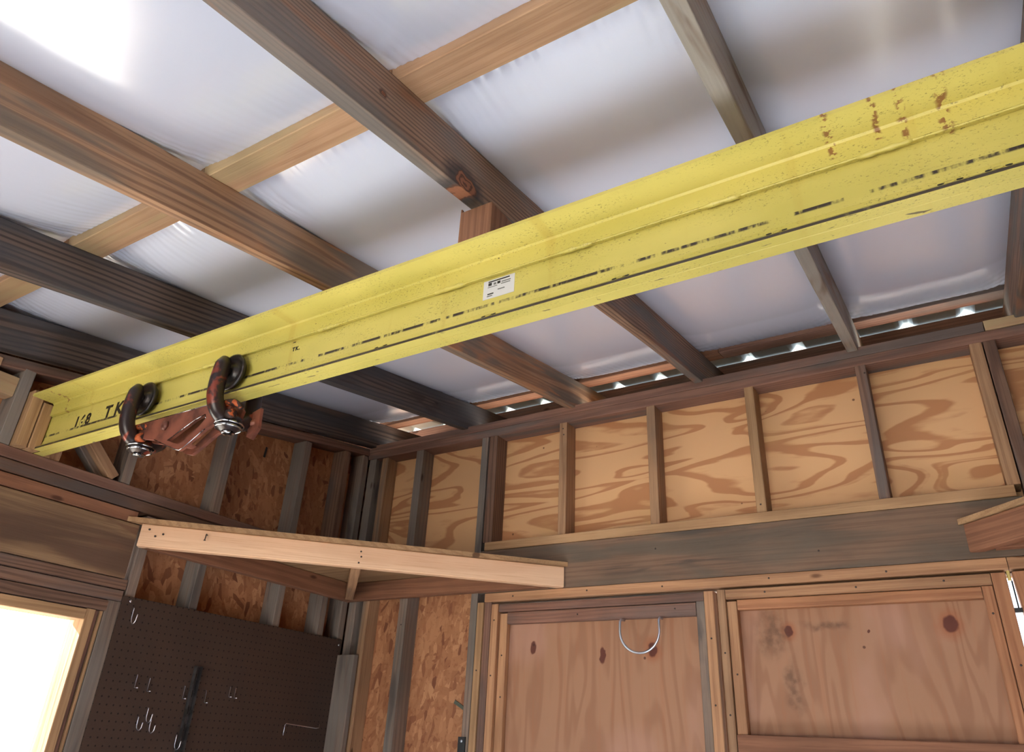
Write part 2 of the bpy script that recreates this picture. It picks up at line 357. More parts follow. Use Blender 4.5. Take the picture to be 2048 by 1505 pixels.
def lathe_bm(bm, prof, axis, centre, n=28):
    """prof: (along, radius)"""
    ax = Vector(axis).normalized(); u = ax.orthogonal().normalized(); w_ = ax.cross(u); c = Vector(centre); rings = []
    for h, r in prof:
        rings.append([bm.verts.new(c + ax*h + (u*math.cos(2*PI*k/n) + w_*math.sin(2*PI*k/n))*max(r, .0004)) for k in range(n)])
    for a, b in zip(rings, rings[1:]):
        for k in range(n): bm.faces.new((a[k], b[k], b[(k+1) % n], a[(k+1) % n]))
    bm.faces.new(rings[0]); bm.faces.new(list(reversed(rings[-1])))
def prism_bm(bm, outer, hole, y0, y1):
    """plate in the XZ plane between y0 and y1; outer and hole have the same number of points"""
    def ring(P, y): return [bm.verts.new((p[0], y, p[1])) for p in P]
    n = len(outer); oa, ob = ring(outer, y0), ring(outer, y1)
    for k in range(n): bm.faces.new((oa[k], oa[(k+1) % n], ob[(k+1) % n], ob[k]))
    if hole:
        ha, hb = ring(hole, y0), ring(hole, y1)
        for k in range(n):
            j = (k+1) % n
            bm.faces.new((oa[k], ha[k], ha[j], oa[j])); bm.faces.new((ob[k], ob[j], hb[j], hb[k])); bm.faces.new((ha[k], hb[k], hb[j], ha[j]))
    else: bm.faces.new(list(reversed(oa))); bm.faces.new(ob)
    bmesh.ops.recalc_face_normals(bm, faces=bm.faces[:])

def plate_bm(bm, outer, hole, y0, y1, n=40):
    cx = sum(p[0] for p in hole)/len(hole); cz = sum(p[1] for p in hole)/len(hole)
    def hit(P, a):
        dx, dz = math.cos(a), math.sin(a); best = None
        for i in range(len(P)):
            x1, z1 = P[i][0]-cx, P[i][1]-cz; x2, z2 = P[(i+1) % len(P)][0]-cx, P[(i+1) % len(P)][1]-cz
            ex, ez = x2-x1, z2-z1; den = dx*ez-dz*ex
            if abs(den) < 1e-12: continue
            t = (x1*ez-z1*ex)/den; u = (x1*dz-z1*dx)/den
            if t > 0 and -1e-6 <= u <= 1+1e-6 and (best is None or t < best): best = t
        return (cx+dx*best, cz+dz*best)
    angs = sorted([math.atan2(p[1]-cz, p[0]-cx) for p in outer+hole] + [2*PI*k/n-PI for k in range(n)])
    prism_bm(bm, [hit(outer, a) for a in angs], [hit(hole, a) for a in angs], y0, y1)
def rough_board(name, a, b, w, t, up, mat, parent, wane=.006, seed=0, label=None, segs=70):
    """long timber with worn, waney corners that vary along its length"""
    a = G(a); b = G(b); d = b-a; L = d.length; mw = frame(d, up); mw.translation = (a+b)/2
    v, f = [], []; n = 16
    for i in range(segs+1):
        x = -L/2 + L*i/segs; ring = []
        for q, (sy, sz) in enumerate(((-1, -1), (1, -1), (1, 1), (-1, 1))):
            r = max(.0015, wane*(.35 + 1.5*noise.noise(Vector((x*1.3+seed*9, q*7.3, seed)))))
            cy = sy*(w/2-r); cz = sz*(t/2-r)
            for k in range(4):
                an = {0: PI, 1: 1.5*PI, 2: 0, 3: .5*PI}[q] + k/3*PI/2
                ring.append((x, cy + r*math.cos(an), cz + r*math.sin(an)))
        yo = .004*noise.noise(Vector((x*.7, seed*3.3, 1))); zo = .003*noise.noise(Vector((x*.8, seed*5.1, 4)))
        v += [(p[0], p[1]+yo, p[2]+zo) for p in ring]
        if i:
            s0, s1 = (i-1)*n, i*n
            for k in range(n): j = (k+1) % n; f.append((s0+k, s0+j, s1+j, s1+k))
    f.append(tuple(reversed(range(n)))); f.append(tuple(range(segs*n, segs*n+n)))
    me = bpy.data.meshes.new(name); me.from_pydata(v, [], f); me.update()
    return link(name, me, mat, parent, mw, label)
def sof(y): return .025 + SL*y          # underside of the rafters

# ------------------------------------------------------------ outside and shell
XR, YF = 3.85, -4.6
fl = box('floor', -.1, XR+.1, YF-.1, .1, -3.03, -2.93, 'concrete', None, ch=0); fl['kind'] = 'structure'
gr = box('ground', -25, 29, -26, 25, -3.10, -3.04, 'gravel', None, ch=0); gr['kind'] = 'structure'

ceiling = empty('ceiling', (1.9, -2.2, .1), kind='structure')
y0, y1 = YF-.25, .42
for i, (x, mt, wn, lb) in enumerate(((.003, 'rafter_dark', .006, 'dark grey-brown rafter against the left wall'), (.602, 'rafter_dark', .008, 'dark weathered rafter with streaky grain'),
        (1.200, 'rafter_warm', .010, 'warm brown rafter with a pale waney lower edge'), (1.800, 'rafter_knot', .012, 'brown-grey rafter with a large round knot'),
        (2.402, 'rafter_grey', .014, 'weathered grey rafter with a twisted, waney edge'), (2.945, 'rafter_brown', .008, None), (3.57, 'rafter_brown', .008, None))):
    y00 = y0
    rough_board('rafter', (x+.019, y00, sof(y00)+.07/CS), (x+.019, y1, sof(y1)+.07/CS), .038, .140, (0, 0, 1), mt, ceiling, wn, i+1, lb)
hP = .140/CS                            # purlins lie flat on the rafters
def purlin(yc, xa, xb, mt, zc=0): board('purlin', (xa, yc, sof(yc)+hP+.019+zc), (xb, yc, sof(yc)+hP+.019+zc), .092, .038, (0, -SL, 1), mt, ceiling)
for yc in (-1.927, -3.88):
    for xa, xb in ((-.1, .61), (.612, 1.215), (1.217, 1.82), (1.822, 2.43), (2.432, XR)): purlin(yc, xa, xb, 'pine_orange')
purlin(.096, -.1, 1.9, 'ledger_red'); purlin(.098, 1.902, XR+.1, 'plate_red')
# insulation sheet: a blanket over the purlins that sags between them and between the rafters
rx = [.022, .621, 1.219, 1.819, 2.421, 2.964, 3.589, 4.2]
py = [-5.9, -3.88, -1.927, .075]
def sheet_h(x, y):
    for a, b in zip(rx, rx[1:]):
        if a <= x <= b: u = (x-a)/(b-a); break
    else: u = 0.0
    for a, b in zip(py, py[1:]):
        if a <= y <= b: v = (y-a)/(b-a); break
    else: v = 1.0
    A = 1-abs(2*v-1)**6; U = (1-abs(2*u-1)**5)
    h = .182 - A*(.036 + .040*U)
    edge = max(0, 1-min(v, 1-v)*2.0/.28); near = max(0, 1-min(u, 1-u)*.6/.13)
    cr = math.sin(x*260 + 8*noise.noise(Vector((x*9, y*5, 0))))*.5 + noise.noise(Vector((x*70, y*9, 2)))
    if y > -.25: h -= .018*min(1, (y+.25)/.25)
    fan = math.sin((x + (y-py[0])*.35*(1 if u < .5 else -1))*330 + 9*noise.noise(Vector((x*7, y*3, 5))))
    h += .0016*fan*edge*near + .0022*cr*edge*(.5+near) + .0018*math.sin(y*120+x*70)*near*edge
    h += .0035*noise.noise(Vector((x*3, y*3, 7)))
    return h
nx, ny = 620, 420; xa, xb = -.12, XR+.05; ya, yb = YF-.2, .03
V, F = [], []
for i in range(nx+1):
    for j in range(ny+1):
        x = xa+(xb-xa)*i/nx; y = ya+(yb-ya)*j/ny; V.append((x, y, .025+SL*y+sheet_h(x, y)/CS))
for i in range(nx):
    for j in range(ny):
        a = i*(ny+1)+j; F.append((a, a+1, a+ny+2, a+ny+1))
me = bpy.data.meshes.new('insulation_sheet'); me.from_pydata(V, [], F); me.update()
for p in me.polygons: p.use_smooth = True
link('insulation_sheet', me, 'vinyl', ceiling, Matrix.Translation((0, 0, ZO)), 'white vinyl-faced insulation blanket sagging between the rafters')
# corrugated roof metal above it, running out over the eaves
V, F = [], []; nx = 260; xa, xb = -.4, XR+.4; ya, yb = YF-.5, .62
for i in range(nx+1):
    x = xa+(xb-xa)*i/nx; ph = (x*4.4) % 1.0; rib = .018*max(0, 1-abs(ph-.5)*7)
    for y in (ya, yb): V.append((x, y, .025+SL*y+.235+rib))
for i in range(nx): F.append((2*i, 2*i+2, 2*i+3, 2*i+1))
me = bpy.data.meshes.new('roof_metal'); me.from_pydata(V, [], F); me.update()
rf = link('roof_metal', me, 'foil', ceiling, Matrix.Translation((0, 0, ZO)))
board('eaves_fascia', (-.4, .50, .18), (XR+.4, .50, .18), .025, .322, (0, 0, 1), 'plate_red', ceiling)
board('eaves_soffit', (-.4, .335, .032), (XR+.4, .335, .032), .29, .012, (0, 0, 1), 'stud_tan', ceiling)
# crumpled insulation tail showing in the eaves gap between two rafters
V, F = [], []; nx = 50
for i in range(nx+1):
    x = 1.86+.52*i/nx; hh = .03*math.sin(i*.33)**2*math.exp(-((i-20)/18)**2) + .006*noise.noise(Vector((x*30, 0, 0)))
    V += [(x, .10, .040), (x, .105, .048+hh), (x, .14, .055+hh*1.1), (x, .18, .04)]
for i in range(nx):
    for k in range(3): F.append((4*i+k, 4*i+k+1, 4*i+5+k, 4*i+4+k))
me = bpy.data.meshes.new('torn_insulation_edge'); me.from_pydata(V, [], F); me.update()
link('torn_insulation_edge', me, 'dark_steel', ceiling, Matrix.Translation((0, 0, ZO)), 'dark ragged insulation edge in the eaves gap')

# ------------------------------------------------------------ back wall (y = 0 is the room face of its studs)
wb = empty('wall_back', (1.9, .05, -2.93), kind='structure')
box('top_plate', -.09, 2.850, 0, .089, 0, .038, 'plate_red', wb)
box('top_plate', 2.853, XR+.09, -.004, .089, 0, .038, 'pine_orange', wb, label='orange end piece of the upper top plate')
box('top_plate', -.09, XR+.09, .001, .089, -.040, -.001, 'plate_red', wb, label='knotty grey-red lower top plate')
# studs of the left bay
box('stud', 0.003, .050, .004, .089, -2.89, -.041, 'stud_grey', wb)
box('stud', .0856, .126, .012, .089, -2.89, -.041, 'stud_tan', wb, label='pale stud next to the corner')
box('stud', .326, .372, 0, .089, -2.89, -.041, 'stud_grey', wb)
box('stud', .732, .767, 0, .089, -2.89, -.041, 'stud_grey', wb)
box('corner_block', .008, .115, -.030, -.001, -2.89, -1.03, 'stud_grey', wb, label='dark board nailed over the corner stud')
# header over the doors with its sill board and cripple studs
box('header', .770, 2.826, -.003, .035, -.785, -.600, 'header', wb, label='long grey-brown weathered header over the doors')
box('sill_board', .790, 2.812, -.006, .089, -.599, -.561, 'sill_tan', wb, label='light tan sill board on top of the header')
for x0_, x1_, mt in ((.775, .822, 'stud_brown'), (1.160, 1.197, 'stud_tan'), (1.583, 1.621, 'stud_tan'), (2.003, 2.040, 'sill_tan'), (2.420, 2.456, 'stud_brown'), (2.794, 2.832, 'stud_tan')):
    box('cripple_stud', x0_, x1_, 0, .089, -.560, -.041, mt, wb)
box('stud', 2.836, 2.873, 0, .089, -.96, -.041, 'stud_brown', wb)
box('stud', 3.22, 3.258, 0, .089, -2.89, -.041, 'stud_grey', wb)
box('stud', 3.63, 3.668, 0, .089, -2.89, -.041, 'stud_grey', wb)
box('door_trim', .806, 2.740, -.001, .038, -.823, -.786, 'door_rail_tan', wb, label='tan trim board under the header')
box('door_trim', 2.742, 3.40, -.001, .038, -.823, -.786, 'door_rail_tan', wb)
box('jamb', .770, .802, -.001, .089, -2.93, -.824, 'sill_tan', wb, label='pale jamb board of the narrow door')
box('jamb', .804, .837, .006, .089, -2.93, -.824, 'plate_red', wb)
board('jamb', (2.896, .045, -.826), (2.976, .045, -2.93), .30, .090, (0, 1, 0), 'door_rail_orange', wb)
box('door_beam', .80, 2.9, .039, .089, -.828, -.60, 'stud_brown', wb)
# sheathing, sheet by sheet
def sheet(x0_, x1_, z0_, z1_, mt, lb=None): board('plywood_sheet' if mt == 'plywood_yellow' else 'strand_board_sheet', ((x0_+x1_)/2, .096, z0_), ((x0_+x1_)/2, .096, z1_), x1_-x0_, .012, (0, 1, 0), mt, wb, lb, ch=.001) if mt == 'osb_low' else board('plywood_sheet', (x0_, .096, (z0_+z1_)/2), (x1_, .096, (z0_+z1_)/2), .012, z1_-z0_, (0, 0, 1), mt, wb, lb, ch=.001)
sheet(-.1, 1.178, -.745, .04, 'plywood_yellow'); sheet(1.180, 2.438, -.83, .04, 'plywood_yellow'); sheet(2.440, XR+.1, -.83, .04, 'plywood_yellow')
sheet(-.1, .80, -2.93, -.747, 'osb_low', 'orange-brown strand board beside the narrow door'); sheet(3.1, XR+.1, -2.93, -.832, 'osb_low')

# ------------------------------------------------------------ doors
d1 = empty('door_1', (1.33, .04, -2.90), kind='structure')
kn = lambda x, z, cx, cz, rx, ry, h: (z-cz, -(x-cx) if False else (x-cx), rx, ry, h)
c1 = ((.842+1.821)/2, (-2.88-.832)/2)
M['ply1'] = plywood_door('narrow_door_plywood', [kn(1.031, -1.010, *c1, .026, .013, 0), kn(1.345, -1.045, *c1, .030, .010, 0), kn(1.553, -1.024, *c1, .026, .019, 1), kn(1.742, -1.19, *c1, .012, .006, 0)])
board('door_panel', (c1[0], .053, -2.88), (c1[0], .053, -.834), 1.821-.842, .010, (0, 1, 0), 'ply1', d1, 'tan plywood panel with dark knots', ch=.001)
box('stile', .842, .876, .002, .047, -2.88, -.834, 'door_rail_tan', d1)
box('stile', .878, .915, .020, .047, -2.88, -.872, 'door_rail_tan', d1)
box('stile', 1.743, 1.775, .014, .047, -2.88, -.862, 'stud_grey', d1, label='grey weathered inner stile')
box('stile', 1.778, 1.814, .002, .047, -2.88, -.834, 'door_rail_tan', d1)
box('rail', .878, 1.776, .006, .047, -.866, -.836, 'door_rail_dark', d1)
box('rail', .917, 1.741, .016, .047, -.915, -.868, 'door_rail_dark', d1)
box('rail', .917, 1.741, .016, .047, -1.95, -1.86, 'door_rail_dark', d1)
bm = bmesh.new()
arc = [(1.4515, .02, -.921), (1.4513, -.010, -.923), (1.4510, -.020, -.932), (1.451, -.022, -.965)] + [(1.5303-.0795*math.cos(a), -.022, -.968-.0795*math.sin(a)) for a in [PI*k/18 for k in range(19)]] + [(1.6095, -.022, -.955), (1.6080, -.020, -.932), (1.6078, -.010, -.922), (1.6076, .02, -.920)]
tube_bm(bm, arc, .0045, 10)
from_bm('handle', bm, 'zinc', d1, label='U-shaped galvanised rod handle')

d2 = empty('door_2', (2.28, .04, -2.90), kind='structure')
c2 = ((1.8285+2.728)/2, (-2.88-.828)/2)
M['ply2'] = plywood_door('wide_door_plywood', [kn(2.057, -.976, *c2, .018, .015, 1), kn(2.549, -.972, *c2, .026, .021, 1), kn(2.312, -.985, *c2, .006, .004, 0)], [kn(1.985, -.985, *c2, .085, .06, 0)[:4], kn(2.18, -.965, *c2, .02, .09, 0)[:4], kn(2.06, -1.15, *c2, .09, .03, 0)[:4]])
board('door_panel', (c2[0], .053, -2.88), (c2[0], .053, -.828), 2.728-1.8285, .010, (0, 1, 0), 'ply2', d2, 'reddish plywood panel with two round knots and a dark stain', ch=.001)
box('stile', 1.8285, 1.857, .000, .047, -2.88, -.832, 'stud_tan', d2)
box('stile', 1.859, 1.894, .010, .047, -2.88, -.874, 'door_rail_tan', d2)
box('stile', 2.658, 2.688, .010, .047, -2.88, -.868, 'door_rail_orange', d2)
box('stile', 2.690, 2.729, .000, .047, -2.88, -.832, 'door_rail_orange', d2)
box('rail', 1.859, 2.688, .002, .047, -.866, -.832, 'door_rail_tan', d2)
box('rail', 1.896, 2.656, .012, .047, -.903, -.868, 'door_rail_orange', d2)
box('rail', 1.859, 2.688, .004, .047, -1.40, -1.308, 'ledger_red', d2, label='reddish middle rail')
box('hinge', 2.731, 2.741, -.004, .004, -.858, -.828, 'brass', d2, label='pale brass hinge')
bm = bmesh.new(); lathe_bm(bm, [(-.045, .0015), (-.043, .0022), (.043, .0022), (.045, .0015)], (0, 0, 1), (2.741, .012, -.90), 8); from_bm('hinge_pin', bm, 'latch', d2)
box('latch', 2.726, 2.750, .010, .020, -.950, -.936, 'latch', d2)

def screws(parent, pts):
    for x, y, z in pts:
        bm = bmesh.new(); lathe_bm(bm, [(-.001, .0035), (.0006, .0035), (.001, .002)], (0, -1, 0), (x, y, z), 8); from_bm('screw', bm, 'nail', parent)
screws(d1, [(.859, .002, -.90), (.857, .002, -1.12), (.898, .020, -1.2), (.895, .020, -1.04), (1.796, .002, -1.0), (1.794, .002, -1.22), (1.25, .016, -.89), (1.66, .016, -.888)])
screws(d2, [(1.842, .0, -1.05), (1.843, .0, -1.25), (1.876, .010, -1.12), (2.0, .002, -.848), (2.30, .002, -.850), (2.56, .002, -.846), (2.672, .010, -.95), (2.71, .0, -1.1)])
screws(wb, [(.95, -.001, -.805), (1.30, -.001, -.802), (1.62, -.001, -.806), (2.02, -.001, -.802), (2.4, -.001, -.806), (1.178, 0, -.07), (1.182, 0, -.10), (2.02, 0, -.53), (.786, -.001, -1.1), (.05+.30, 0, -.9), (1.6, -.003, -.66), (2.2, -.003, -.72), (2.45, 0, -.075)])

# ------------------------------------------------------------ left wall (x = 0 is the room face of its studs)
wl = empty('wall_left', (-.05, -2.2, -2.93), kind='structure')
def lbox(name, ya_, yb_, za_, zb_, mt, x0_=-.089, x1_=0.0, label=None, axis=None): return box(name, x0_, x1_, ya_, yb_, za_, zb_, mt, wl, axis, label)
board('rake_plate', (-.045, YF, sof(YF)-.021), (-.045, -.001, sof(0)-.021), .089, .038, (0, -SL, 1), 'plate_red', wl, 'red-brown sloping top plate')
def lstud(yc, z0_, mt, lb=None, wdt=.038, zt=None): lbox('stud', yc-wdt/2, yc+wdt/2, z0_, (sof(yc)-.046 if zt is None else zt), mt, label=lb)
for yc, mt in ((-.021, 'stud_grey'), (-.424, 'stud_grey'), (-.851, 'stud_grey')):
    lstud(yc, -.569, mt); lbox('stud', yc-.019, yc+.019, -2.89, -.662, mt)
lbox('stud', -.175, -.137, -2.89, -.662, 'stud_grey'); lstud(-.156, -.569, 'stud_brown')
lstud(-1.263, -.569, 'stud_grey')
lbox('stud', -1.140, -1.102, -2.89, -.662, 'stud_grey')
for yc in (-2.45, -2.85, -3.25, -3.66, -4.07, -4.5): lstud(yc, -2.93 if yc < -2.5 else -.569, 'stud_grey')
lbox('ledge_plate', YF, -.012, -.609, -.571, 'plate_red', label='red-brown ledge board the crane beam rests on')
lbox('ledge_plate', YF, -.012, -.653, -.612, 'stud_brown', -.089, -.003)
lbox('header_board', YF, -1.180, -.700, -.658, 'ledger_red', -.089, .002, label='orange board on top of the window header')
lbox('header_board', YF, -1.160, -.902, -.703, 'header_left', -.05, -.002, label='wide two-tone window header board')
for za_, zb_, ye in ((-.941, -.905, -1.145), (-.982, -.944, -1.150), (-1.022, -.985, -1.195)): lbox('header_plate', YF, ye, za_, zb_, 'stud_brown')
lbox('stud', -1.199, -1.145, -2.89, -.984, 'stud_grey', label='pale grey stud between window and pegboard')
# packers beside the beam end, brace and odd blocks
lbox('packing_post', -1.722, -1.684, -.570, -.300, 'stud_grey', label='grey post left of the crane beam')
lbox('packing_post', -1.682, -1.646, -.570, -.372, 'sill_tan', -.06, .036)
lbox('packing_post', -1.643, -1.606, -.570, -.405, 'sill_tan', -.06, .041)
lbox('packing_post', -1.585, -1.549, -.570, -.40, 'sill_tan'); lbox('packing_post', -1.547, -1.51, -.570, -.40, 'stud_tan', -.089, -.01)
lbox('blocking', -2.4, -1.724, -.405, -.335, 'pine_orange', -.07, -.012, label='orange block left of the post')
lbox('blocking', -2.4, -1.80, -.33, -.295, 'pine_orange', -.05, .004)
board('brace', (-.022, -1.528, -.36), (-.022, -1.305, -.560), .040, .034, (1, 0, 0), 'stud_tan', wl, 'pale slanting brace beside the beam')
board('brace', (-.060, -1.548, -.36), (-.060, -1.335, -.560), .036, .040, (1, 0, 0), 'stud_grey', wl)
def lsheet(ya_, yb_, za_, zb_, mt): board('strand_board_sheet', (-.096, (ya_+yb_)/2, za_), (-.096, (ya_+yb_)/2, zb_), yb_-ya_, .012, (1, 0, 0), mt, wl, ch=.001)
lsheet(-1.22, .09, -.745, .09, 'osb'); lsheet(-2.438, -1.222, -.90, .0, 'osb'); lsheet(YF, -2.44, -.90, -.2, 'osb')
lsheet(-1.17, .09, -2.93, -.747, 'osb_low'); lsheet(YF, -2.44, -2.93, -.902, 'osb_low'); lsheet(-2.438, -1.172, -2.93, -2.40, 'osb_low')
for yy, zz, ln in ((-.60, -.17, .05), ):
    board('metal_strap', (-.086, yy, zz), (-.086, yy-.004, zz-ln), .010, .004, (1, 0, 0), 'dark_steel', wl)
# window
wn = empty('window_1', (-.04, -1.8, -2.0), kind='structure')
def wbox(name, ya_, yb_, za_, zb_, mt, x0_, x1_, lb=None): return box(name, x0_, x1_, ya_, yb_, za_, zb_, mt, wn, None, lb)
wbox('casing', -1.263, -1.231, -2.34, -1.024, 'sill_tan', -.089, .001, 'pale wooden casing'); wbox('casing', -1.229, -1.212, -2.34, -1.024, 'door_rail_dark', -.089, -.012); wbox('casing', -1.210, -1.201, -2.34, -1.024, 'sill_tan', -.089, -.004)
wbox('casing', -2.36, -1.265, -1.061, -1.026, 'sill_tan', -.089, .001); wbox('casing', -2.40, -2.362, -2.34, -1.026, 'sill_tan', -.089, .001)
wbox('window_sill', -2.40, -1.20, -2.39, -2.342, 'sill_tan', -.13, .04)
wbox('glass_pane', -2.36, -1.265, -2.34, -1.063, 'glass', -.100, -.096)

# right and front walls, behind or beside the camera
wr = empty('wall_right', (XR+.05, -2.2, -2.93), kind='structure')
for k in range(11):
    yc = -.06-.45*k; box('stud', XR, XR+.089, yc-.019, yc+.019, -2.89, sof(yc)-.046, 'stud_brown', wr)
board('rake_plate', (XR+.045, YF, sof(YF)-.021), (XR+.045, -.001, sof(0)-.021), .089, .038, (0, -SL, 1), 'plate_red', wr)
for ya_, yb_ in ((-1.2, .09), (-2.42, -1.202), (-3.64, -2.422), (YF, -3.642)):
    board('strand_board_sheet', (XR+.096, (ya_+yb_)/2, -2.93), (XR+.096, (ya_+yb_)/2, .06+sof(yb_)), yb_-ya_, .012, (1, 0, 0), 'osb', wr, ch=.001)
wf = empty('wall_front', (1.9, YF-.05, -2.93), kind='structure')
zt = sof(YF)
for xa_, xb_ in ((-.09, 1.08), (3.12, XR+.09)):
    board('strand_board_sheet', ((xa_+xb_)/2, YF-.096, -2.93), ((xa_+xb_)/2, YF-.096, zt), xb_-xa_, .012, (0, 1, 0), 'osb', wf, ch=.001)
    box('stud', xa_, xa_+.038, YF-.089, YF, -2.93, zt-.04, 'stud_brown', wf); box('stud', xb_-.038, xb_, YF-.089, YF, -2.93, zt-.04, 'stud_brown', wf)
box('header', -.09, XR+.09, YF-.089, YF-.051, zt-.01-.04, zt-.002, 'header', wf)
box('top_plate', -.09, XR+.09, YF-.049, YF, zt-.05, zt-.012, 'plate_red', wf)

# ------------------------------------------------------------ crane beam
def extrude_x(name, prof, xa_, xb_, mat, parent, org, label=None, segs=1):
    V, F = [], []; n = len(prof)
    for i in range(segs+1):
        x = xa_+(xb_-xa_)*i/segs - org[0]
        V += [(x, y-org[1], z-org[2]) for (y, z) in prof]
    for i in range(segs):
        for k in range(n): j = (k+1) % n; F.append((i*n+k, i*n+j, (i+1)*n+j, (i+1)*n+k))
    F.append(tuple(range(n))); F.append(tuple(reversed(range(segs*n, segs*n+n))))
    me = bpy.data.meshes.new(name); me.from_pydata(V, [], F)
    b_ = bmesh.new(); b_.from_mesh(me); bmesh.ops.recalc_face_normals(b_, faces=b_.faces[:]); b_.to_mesh(me); b_.free()
    return link(name, me, mat, parent, Matrix.Translation(G(org)), label)
YW = -1.5975; ZB = -.5705; XE = XR-.005
org = (1.9, YW, ZB)
beam = empty('crane_beam', (1.9, YW, ZB), 'long yellow painted steel crane beam under the rafters, chipped and rusty along its edges', 'beam')
extrude_x('bottom_flange', [(YW-.0265, ZB), (YW-.003, ZB), (YW-.002, ZB+.0015), (YW-.001, ZB), (YW+.0265, ZB), (YW+.0265, ZB+.008), (YW+.011, ZB+.022), (YW+.008, ZB+.034), (YW+.0075, ZB+.056), (YW-.0075, ZB+.056), (YW-.008, ZB+.034), (YW-.011, ZB+.022), (YW-.0265, ZB+.008)], .043, XE, 'yellow_rail', beam, org, 'worn yellow running rail with bare steel edges')
extrude_x('rail_end', [(YW-.004, ZB), (YW+.0265, ZB), (YW+.0265, ZB+.008), (YW+.008, ZB+.034), (YW+.0075, ZB+.056), (YW-.004, ZB+.056)], -.085, .0425, 'yellow_rail', beam, org)
extrude_x('web', [(YW-.005, ZB+.0565), (YW+.005, ZB+.0565), (YW+.005, ZB+.1725), (YW-.005, ZB+.1725)], -.085, XE, 'yellow', beam, org)
extrude_x('top_flange', [(YW-.0915, ZB+.171), (YW-.022, ZB+.171), (YW-.0185, ZB+.167), (YW-.0185, ZB+.126), (YW-.0055, ZB+.126), (YW-.0055, ZB+.173), (YW+.0055, ZB+.173), (YW+.0055, ZB+.126), (YW+.0185, ZB+.126), (YW+.0185, ZB+.167), (YW+.022, ZB+.171), (YW+.0915, ZB+.171), (YW+.0915, ZB+.179), (YW-.0915, ZB+.179)], .046, XE, 'yellow', beam, org)
def bead(xa_, xb_, r, sd):
    bm = bmesh.new(); pts = []; n = int((xb_-xa_)/.012)+2
    for k in range(n): pts.append((xa_+(xb_-xa_)*k/(n-1)-1.9, -.0165, .1245))
    tube_bm(bm, pts, [r*(1+.35*math.sin(k*2.1+sd)) if 0 < k < n-1 else r*.4 for k in range(n)], 6)
    from_bm('weld_bead', bm, 'yellow_bead', beam, org)
bead(.3, XE-.02, .0022, 0)
for k, (xa_, xb_) in enumerate(((1.32, 1.40), (1.70, 1.79), (2.03, 2.115), (2.34, 2.42), (2.62, 2.71), (.62, .66), (.86, .93), (2.90, 2.98))): bead(xa_, xb_, .0052, k)
for k, x in enumerate((1.555, 1.861, 2.172, 2.472, 2.742, 2.808)):      # round plugs in slots through the rail
    bm = bmesh.new(); lathe_bm(bm, [(0, .0075), (.0012, .0075), (.002, .006)], (0, -1, .9), (x-1.9, -.0185, .0165), 14); from_bm('plug', bm, 'yellow_bead', beam, org)
    for s_ in (-1, 1):
        bm = bmesh.new(); lathe_bm(bm, [(0, .0050), (.0008, .0050)], (0, -1, .9), (x+s_*.0135-1.9, -.0190, .0160), 10); from_bm('slot', bm, 'ink', beam, org)
# paper label with a few lines of print
lb = box('label_plate', 1.833, 1.915, YW-.0060, YW-.0051, -.5005, -.4510, 'white_label', beam, 'x', 'small white paper label', ch=.0001)
for (xa_, xb_, za_, zb_, mt) in ((1.846, 1.902, -.4575, -.4545, 'ink'), (1.846, 1.855, -.4665, -.4590, 'ink'), (1.860, 1.867, -.4665, -.4610, 'grey_ink'), (1.870, 1.878, -.4665, -.4600, 'ink'), (1.881, 1.905, -.4650, -.4625, 'grey_ink'),
        (1.845, 1.870, -.4710, -.4695, 'grey_ink'), (1.880, 1.904, -.4700, -.4680, 'grey_ink'), (1.845, 1.861, -.4900, -.4870, 'ink'), (1.844, 1.858, -.4950, -.4925, 'grey_ink'), (1.872, 1.890, -.4830, -.4805, 'grey_ink')):
    box('print', xa_, xb_, YW-.0066, YW-.0061, za_, zb_, mt, lb, 'x', ch=.0)
def stencil(txt, x, z, h, mt='stencil', shear=.0, name='stencil_mark'):
    cu = bpy.data.curves.new(name, 'FONT'); cu.body = txt; cu.size = h; cu.extrude = .0003; cu.shear = shear; cu.offset = h*.035; cu.space_character = 1.25
    cu.materials.append(M[mt]); o = bpy.data.objects.new(name, cu); C.objects.link(o); o.parent = beam
    mw = Matrix.Translation(G((x, YW-.0055, z))) @ Matrix.Rotation(PI/2, 4, 'X'); o.matrix_basis = PM[beam.name].inverted() @ mw; PM[o.name] = mw; return o
stencil('168', .205, -.512, .052, shear=.0); stencil('T', .375, -.512, .060); stencil('K', .43, -.512, .064)
stencil('~', 1.22, -.455, .016, 'ink'); stencil('TK.', 1.222, -.478, .016, 'ink'); stencil("' '", 1.223, -.446, .02, 'ink')
blk = empty('packing_block', (1.815, -1.60, -.39), 'short brown wooden packing block wedged between beam and rafter', 'block')
box('block_body', 1.772, 1.862, -1.638, -1.545, -.3905, sof(-1.638)-.001, 'block_brown', blk, 'z')
box('split_sliver', 1.7725, 1.777, -1.6375, -1.630, sof(-1.638)-.0008, sof(-1.638)+.009, 'block_brown', blk, 'z')

